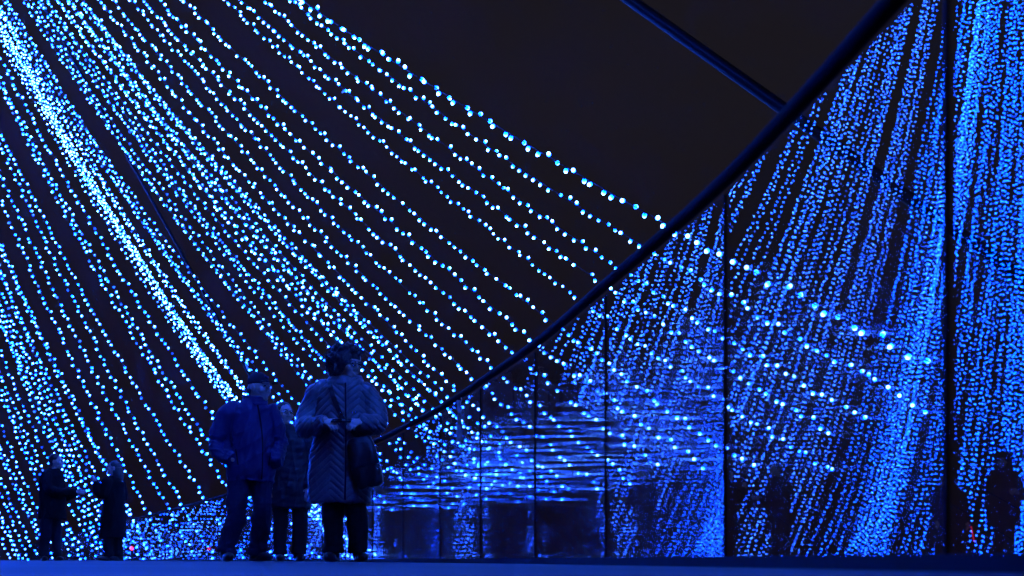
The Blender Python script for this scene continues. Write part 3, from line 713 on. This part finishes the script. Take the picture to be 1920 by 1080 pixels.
# ---- the man in cap and jacket
def man():
    X, D = at(470, 9.57), 9.57
    r = empty('person', (X, D, 0)); tag(r, 'man in baseball cap and blue jacket with hands in his pockets', 'person'); r.rotation_euler = (0, 0, math.radians(17))
    HR = rz(math.radians(47)); HC = np.array([.075, -.01, 1.565])
    b = MB(); head_shapes(b, HC, HR, 1.02, .2)
    b.loft([(0, 0, .9, .13, .09), (0, 0, 1.15, .15, .1), (.01, 0, 1.38, .15, .09), (.03, 0, 1.42, .08, .07)], 20)
    hw = [np.array([-.13, -.06, .93]), np.array([.13, -.06, .92])]
    b.tube(spline([(-.16, 0, 1.33), (-.245, .01, 1.2), (-.272, .03, 1.06), (-.24, -.055, .96), (-.17, -.09, .91), hw[0] + np.array([.02, .04, 0])], 16), .028, 12); b.tube(spline([(.155, 0, 1.32), (.225, .01, 1.19), (.248, .02, 1.05), (.225, -.055, .95), (.165, -.09, .9), hw[1] + np.array([-.02, .04, 0])], 16), .028, 12)
    hand_shapes(b, hw[0] + np.array([.04, .05, 0]), (.35, .1, -.8), (-.3, -.9, 0), -1, .4, .95); hand_shapes(b, hw[1] + np.array([-.04, .05, 0]), (-.35, .1, -.8), (.3, -.9, 0), 1, .4, .95)
    b.skin('body', M_SKIN, r, .0058, 2); eyes(r, HC, HR, 1.02)
    c = MB()
    c.loft([(.0, 0, .72, .198, .15), (.0, 0, .78, .205, .155), (.0, 0, .95, .195, .15), (0, 0, 1.15, .195, .145), (.005, 0, 1.29, .195, .135), (.01, 0, 1.37, .185, .12), (.02, 0, 1.42, .125, .095), (.03, 0, 1.455, .092, .085)], 34)
    arm(c, [(-.165, 0, 1.345), (-.245, .01, 1.22), (-.275, .03, 1.06), (-.245, -.06, .96), (-.17, -.115, .90)], [.092, .085, .082, .075, .066])
    arm(c, [(.16, 0, 1.335), (.225, .01, 1.21), (.25, .02, 1.05), (.23, -.06, .95), (.165, -.115, .89)], [.092, .085, .08, .074, .066])
    def dj(co, n):
        z = co[:, 2]; hem = np.exp(-((z - .75) / .025) ** 2)
        el = np.exp(-((z - 1.02) / .12) ** 2) * (np.abs(co[:, 0]) > .16)
        return folds(co, .018, 15, (1, 1, .6)) - .006 * hem + el * folds(co, .012, 40, (.5, .5, 1.3)) + folds(co, .004, 50, (.9, .9, .45)) + creases(co, .012, 14, (1, 1, .8), 2) + el * creases(co, .014, 30, (.6, .6, 1.2), 5)
    j = c.skin('jacket', M_JACKET, r, .0085, 4, dj); bv = bvh_of(j)
    v, f = ribbon(bv, [(.05, 1.43), (.085, 1.2), (.095, 1.0), (.085, .735)], .013, .003, 60); MB().add(v, f).build('zip', M_BLACK, j, False)
    for pz in ([(-.135, 1.0), (-.115, .86)], [(.165, .98), (.15, .86)]):
        v, f = ribbon(bv, pz, .012, .002, 20); MB().add(v, f).build('pocket_welt', M_BLACK, j, False)
    h = MB(); a = np.linspace(0, 2 * math.pi, 33)
    for zz, rr, tk in ((1.43, .10, .022), (1.46, .098, .018), (1.49, .10, .014)):
        h.tube([(.035 + rr * math.cos(t), .012 + rr * .95 * math.sin(t), zz + .02 * math.sin(t)) for t in a], tk, 10)
    h.skin('collar', M_JACKET, j, .008, 3, lambda co, n: folds(co, .005, 40))
    m = MB(); loc = lambda p: HC + HR @ np.array(p)
    m.ell(loc((0, .012, .055)), (.086, .106, .092), HR); cap = m
    cp = cap.skin('cap', M_CAP, r, .007, 3, lambda co, n: np.where(co[:, 2] < HC[2] + .03, -.012, 0.0))
    v = []; f = []
    for i in range(13):
        t = math.pi * (i / 12 - .5); e = np.array((.074 * math.sin(t), -.08 - .03 * math.cos(t), .052)); o_ = np.array((.078 * math.sin(t), -.085 - .105 * math.cos(t) ** .7, .040 - .012 * math.cos(t) + .012 * math.cos(t)))
        for p in (e, o_, o_ - np.array((0, 0, .005)), e - np.array((0, 0, .006))): v.append(loc(p))
    for i in range(12):
        for k in range(4): a0, b0 = 4 * i + k, 4 * i + (k + 1) % 4; f.append((a0, b0, b0 + 4, a0 + 4))
    MB().add(v, f).build('visor', M_CAP, cp)
    MB().ell(loc((0, .012, .148)), (.008, .008, .004)).build('cap_button', M_CAP, cp)
    MB().box(loc((0.0, -.088, .092)), (.022, .004, .010), HR @ rx(-.5)).build('cap_patch', M_JACKET, cp, False)
    m = MB(); m.ell(loc((0, .055, -.012)), (.079, .062, .05), HR); m.skin('hair', surf('grey_hair', (.22, .21, .2), .6, .3, .2, 60, .4, 200), r, .008, 2)
    legs(r, [(-.095, 0, .82), (.09, 0, .82)], [(-.125, -.05, .46), (.105, -.03, .45)], [(-.215, -.02, .08), (.055, .09, .085)], M_JEANS, (.108, .088, .078), amp=.008)
    shoe(r, (-.215, -.03), math.radians(10), M_LEATHER, 1.05); shoe(r, (.06, .08), math.radians(35), M_LEATHER, 1.05)
man()

# ---- plain figures behind
def figure(X, D, label, hc, yaw, torso, arms, hips, knees, ankles, coatmat, legmat, hair='short', hs=1.0, specs=False, baffles=0, hands=None, hood=False, pitch=0, name='coat', voxel=.011):
    r = empty('person', (X, D, 0)); tag(r, label, 'person')
    HR = rz(math.radians(yaw)) @ rx(math.radians(pitch)); HC = np.array(hc, float)
    b = MB(); head_shapes(b, HC, HR, hs, .2)
    zt = torso[-1][2]; b.loft([(0, 0, torso[0][2] + .2, .1, .07), (torso[-1][0], 0, zt - .06, .12, .08), (torso[-1][0], 0, zt, .07, .06)], 16)
    for i, a in enumerate(arms):
        b.tube(spline(a, 8), np.linspace(.045, .028, 8), 10)
        d = np.array(a[-1]) - np.array(a[-2]); hand_shapes(b, a[-1], d + np.array([0, -.001, 0]), (0, -1, .3), -1 if i == 0 else 1, .6 if hands is None else hands[i], .95)
    b.skin('body', M_SKIN, r, .0065, 2); eyes(r, HC, HR, hs)
    c = MB(); c.loft(torso, 28)
    for a in arms: arm(c, a, [.088, .08, .074, .055])
    z0 = torso[0][2]
    def d(co, n): return folds(co, .010, 17, (1, 1, .6)) + creases(co, .008, 15, (1, 1, .8), 1) + (0 if not baffles else .0045 * np.abs(np.sin((co[:, 2] + .01 * np.sin(co[:, 0] * 20)) * math.pi / baffles)) * (co[:, 0] > -.08))
    ct = c.skin(name, coatmat, r, voxel, 4, d)
    if specs: glasses(r, HC, HR, hs)
    loc = lambda p: HC + HR @ (np.array(p) * hs)
    m = MB()
    if hood:
        m.ell(loc((0, .03, .02)), (.115, .12, .14), HR); m.tube([loc((0, .05, -.02)), loc((0, .06, -.17))], [.11, .13], 16)
        m.skin('hood', coatmat, ct, .01, 4, lambda co, n: folds(co, .006, 30))
    else:
        m.ell(loc((0, .03, .038)), np.array((.085, .096, .092)) * hs, HR); m.ell(loc((0, .06, -.01)), np.array((.08, .062, .07)) * hs, HR)
        if hair == 'long':
            m.tube([loc((0, .06, .0)), loc((0, .085, -.12)), loc((0, .08, -.27))], [(.085), (.09), (.06)], 16)
        m.skin('hair', M_HAIR, r, .008, 2, lambda co, n: folds(co, .003, 120, (1, 1, .3)))
    legs(r, hips, knees, ankles, legmat, (.095, .08, .072))
    for a, y in zip(ankles, (yaw * .5 - 8, yaw * .5 + 8)): shoe(r, a, math.radians(y), M_LEATHER, .95)
    return r, ct

X3, D3 = at(545, 11.0), 11.0
p3, c3 = figure(X3, D3, 'smiling person with glasses in dark padded jacket, half hidden between man and woman', (-.06, -.02, 1.525), 38,
       [(0, 0, .55, .20, .14), (0, 0, .8, .205, .145), (0, 0, 1.05, .20, .14), (0, 0, 1.22, .195, .13), (-.01, 0, 1.32, .165, .11), (-.03, 0, 1.38, .10, .09), (-.04, 0, 1.41, .08, .08)],
       [[(-.15, 0, 1.29), (-.22, 0, 1.1), (-.25, -.03, .95), (-.22, -.08, .78)], [(.15, 0, 1.29), (.215, 0, 1.1), (.235, -.03, .95), (.21, -.1, .76)]],
       [(-.09, 0, .75), (.09, 0, .75)], [(-.10, -.02, .42), (.10, -.01, .42)], [(-.11, 0, .08), (.08, 0, .08)], surf('padded_nylon', (.035, .035, .04), .45, .4, .2, 20, .2, 100), M_BLACK, specs=True, baffles=.075, name='jacket', voxel=.009)

XL, DL = at(100, 16.7), 16.7
figure(XL, DL, 'dark silhouetted man in knee length coat reaching out, at the far left', (.055, 0, 1.56), 88,
       [(-.02, 0, .66, .20, .16), (-.02, 0, .9, .195, .155), (-.02, 0, 1.15, .19, .15), (-.02, 0, 1.32, .18, .13), (0, 0, 1.40, .13, .10), (.02, 0, 1.45, .08, .08)],
       [[(-.05, -.13, 1.34), (.0, -.17, 1.14), (.16, -.15, 1.06), (.40, -.08, 1.08)], [(-.05, .13, 1.34), (-.02, .17, 1.12), (.10, .14, 1.02), (.33, .06, 1.06)]],
       [(-.08, -.06, .82), (.0, .06, .82)], [(-.09, -.06, .45), (.02, .06, .45)], [(-.13, -.06, .08), (.03, .06, .08)], M_DARK, M_BLACK)
XW, DW = at(212, 16.9), 16.9
figure(XW, DW, 'dark silhouetted woman with long hair and raised hand, facing the man at far left', (.0, 0, 1.475), -70,
       [(.0, 0, .37, .205, .17), (.0, 0, .6, .19, .16), (.01, 0, .9, .17, .14), (.01, 0, 1.1, .165, .13), (.01, 0, 1.24, .165, .12), (.0, 0, 1.31, .11, .1), (0, 0, 1.35, .075, .075)],
       [[(-.05, -.12, 1.24), (-.08, -.16, 1.07), (-.16, -.16, 1.08), (-.235, -.13, 1.24)], [(.06, .12, 1.24), (.09, .15, 1.05), (.02, .14, .97), (-.12, .1, 1.0)]],
       [(-.06, -.05, .68), (.05, .05, .68)], [(-.06, -.05, .42), (.05, .05, .42)], [(-.05, -.05, .08), (.07, .05, .08)], M_DARK, M_BLACK, hair='long', hs=.95)
figure(-9.62, 14.37, 'hooded figure seen only as a dark shape mirrored at the right edge', (.0, 0, 1.56), 60,
       [(0, 0, .55, .25, .19), (0, 0, .9, .25, .18), (0, 0, 1.15, .24, .17), (0, 0, 1.32, .21, .14), (0, 0, 1.41, .13, .11), (0, 0, 1.46, .09, .09)],
       [[(-.16, 0, 1.32), (-.26, -.03, 1.1), (-.22, -.15, 1.0), (-.08, -.22, 1.05)], [(.16, 0, 1.32), (.26, -.03, 1.1), (.22, -.15, 1.0), (.08, -.22, 1.05)]],
       [(-.09, 0, .78), (.09, 0, .78)], [(-.1, -.01, .45), (.1, -.01, .45)], [(-.11, 0, .08), (.11, 0, .08)], M_DARK, M_BLACK, hood=True)
figure(-11.04, 17.45, 'figure with a red glow stick seen only mirrored near the right edge', (.0, 0, 1.50), 60,
       [(0, 0, .6, .22, .16), (0, 0, .9, .22, .16), (0, 0, 1.12, .21, .15), (0, 0, 1.28, .19, .13), (0, 0, 1.36, .12, .1), (0, 0, 1.41, .08, .08)],
       [[(-.15, 0, 1.27), (-.24, 0, 1.05), (-.25, -.04, .9), (-.25, -.08, .72)], [(.15, 0, 1.27), (.23, -.02, 1.06), (.24, -.08, .9), (.26, -.14, .74)]],
       [(-.09, 0, .75), (.09, 0, .75)], [(-.1, -.01, .43), (.1, -.01, .43)], [(-.11, 0, .08), (.11, 0, .08)], M_DARK, M_BLACK)
gs = empty('glow_stick', (-11.25, 17.2, .36)); tag(gs, 'red glow stick hanging from a mirrored hand, red streak near right edge', 'glow stick')
MB().tube([(-.05, 0, 0), (-.02, 0, .14), (.01, 0, .28)], [.010, .011, .010], 10).build('tube', glow('red_glow', (1.0, .01, .05), 5, False), gs)
MB().tube([(.01, 0, .28), (.016, 0, .34)], [.015, .014], 10).build('grip', M_BLACK, gs)

# ---- little red lamp low behind the glass, beside the far woman
lx, ld = at(247, 23.0), 23.0
lp = empty('marker_lamp', (lx, ld, 0)); tag(lp, 'small red lamp low behind the glass beside the silhouetted woman', 'lamp')
MB().tube([(0, 0, 0), (0, 0, .2)], [.03, .025], 10).build('post', M_STEEL, lp)
MB().tube([(0, 0, .2), (0, 0, .22)], [.06, .06], 14).build('collar', M_STEEL, lp)
MB().ell((0, 0, .27), (.032, .032, .04)).build('lens', glow('red_lens', (1.0, .03, .12), 6, False), lp)
MB().tube([(0, 0, .32), (0, 0, .345)], [.05, .03], 14).build('lid', M_STEEL, lp)

# ------------------------------------------------------------------ thin haze volume added to stand in for bloom around the bulbs
hz = MB().box((-15, 40, 23.0), (126, 151, 24.0)).mesh('haze', False)
hm, hnt, hout = nmat('bloom_haze')
pv = hnt.nodes.new('ShaderNodeVolumePrincipled'); pv.inputs['Density'].default_value = 0.0004; pv.inputs['Color'].default_value = (.85, .88, .95, 1); pv.inputs['Anisotropy'].default_value = 0.65
hnt.links.new(pv.outputs[0], hout.inputs['Volume'])
hm.cycles.homogeneous_volume = True
tag(link('haze', hz, hm), 'thin haze added to imitate bloom between the light strings', kind='stuff')
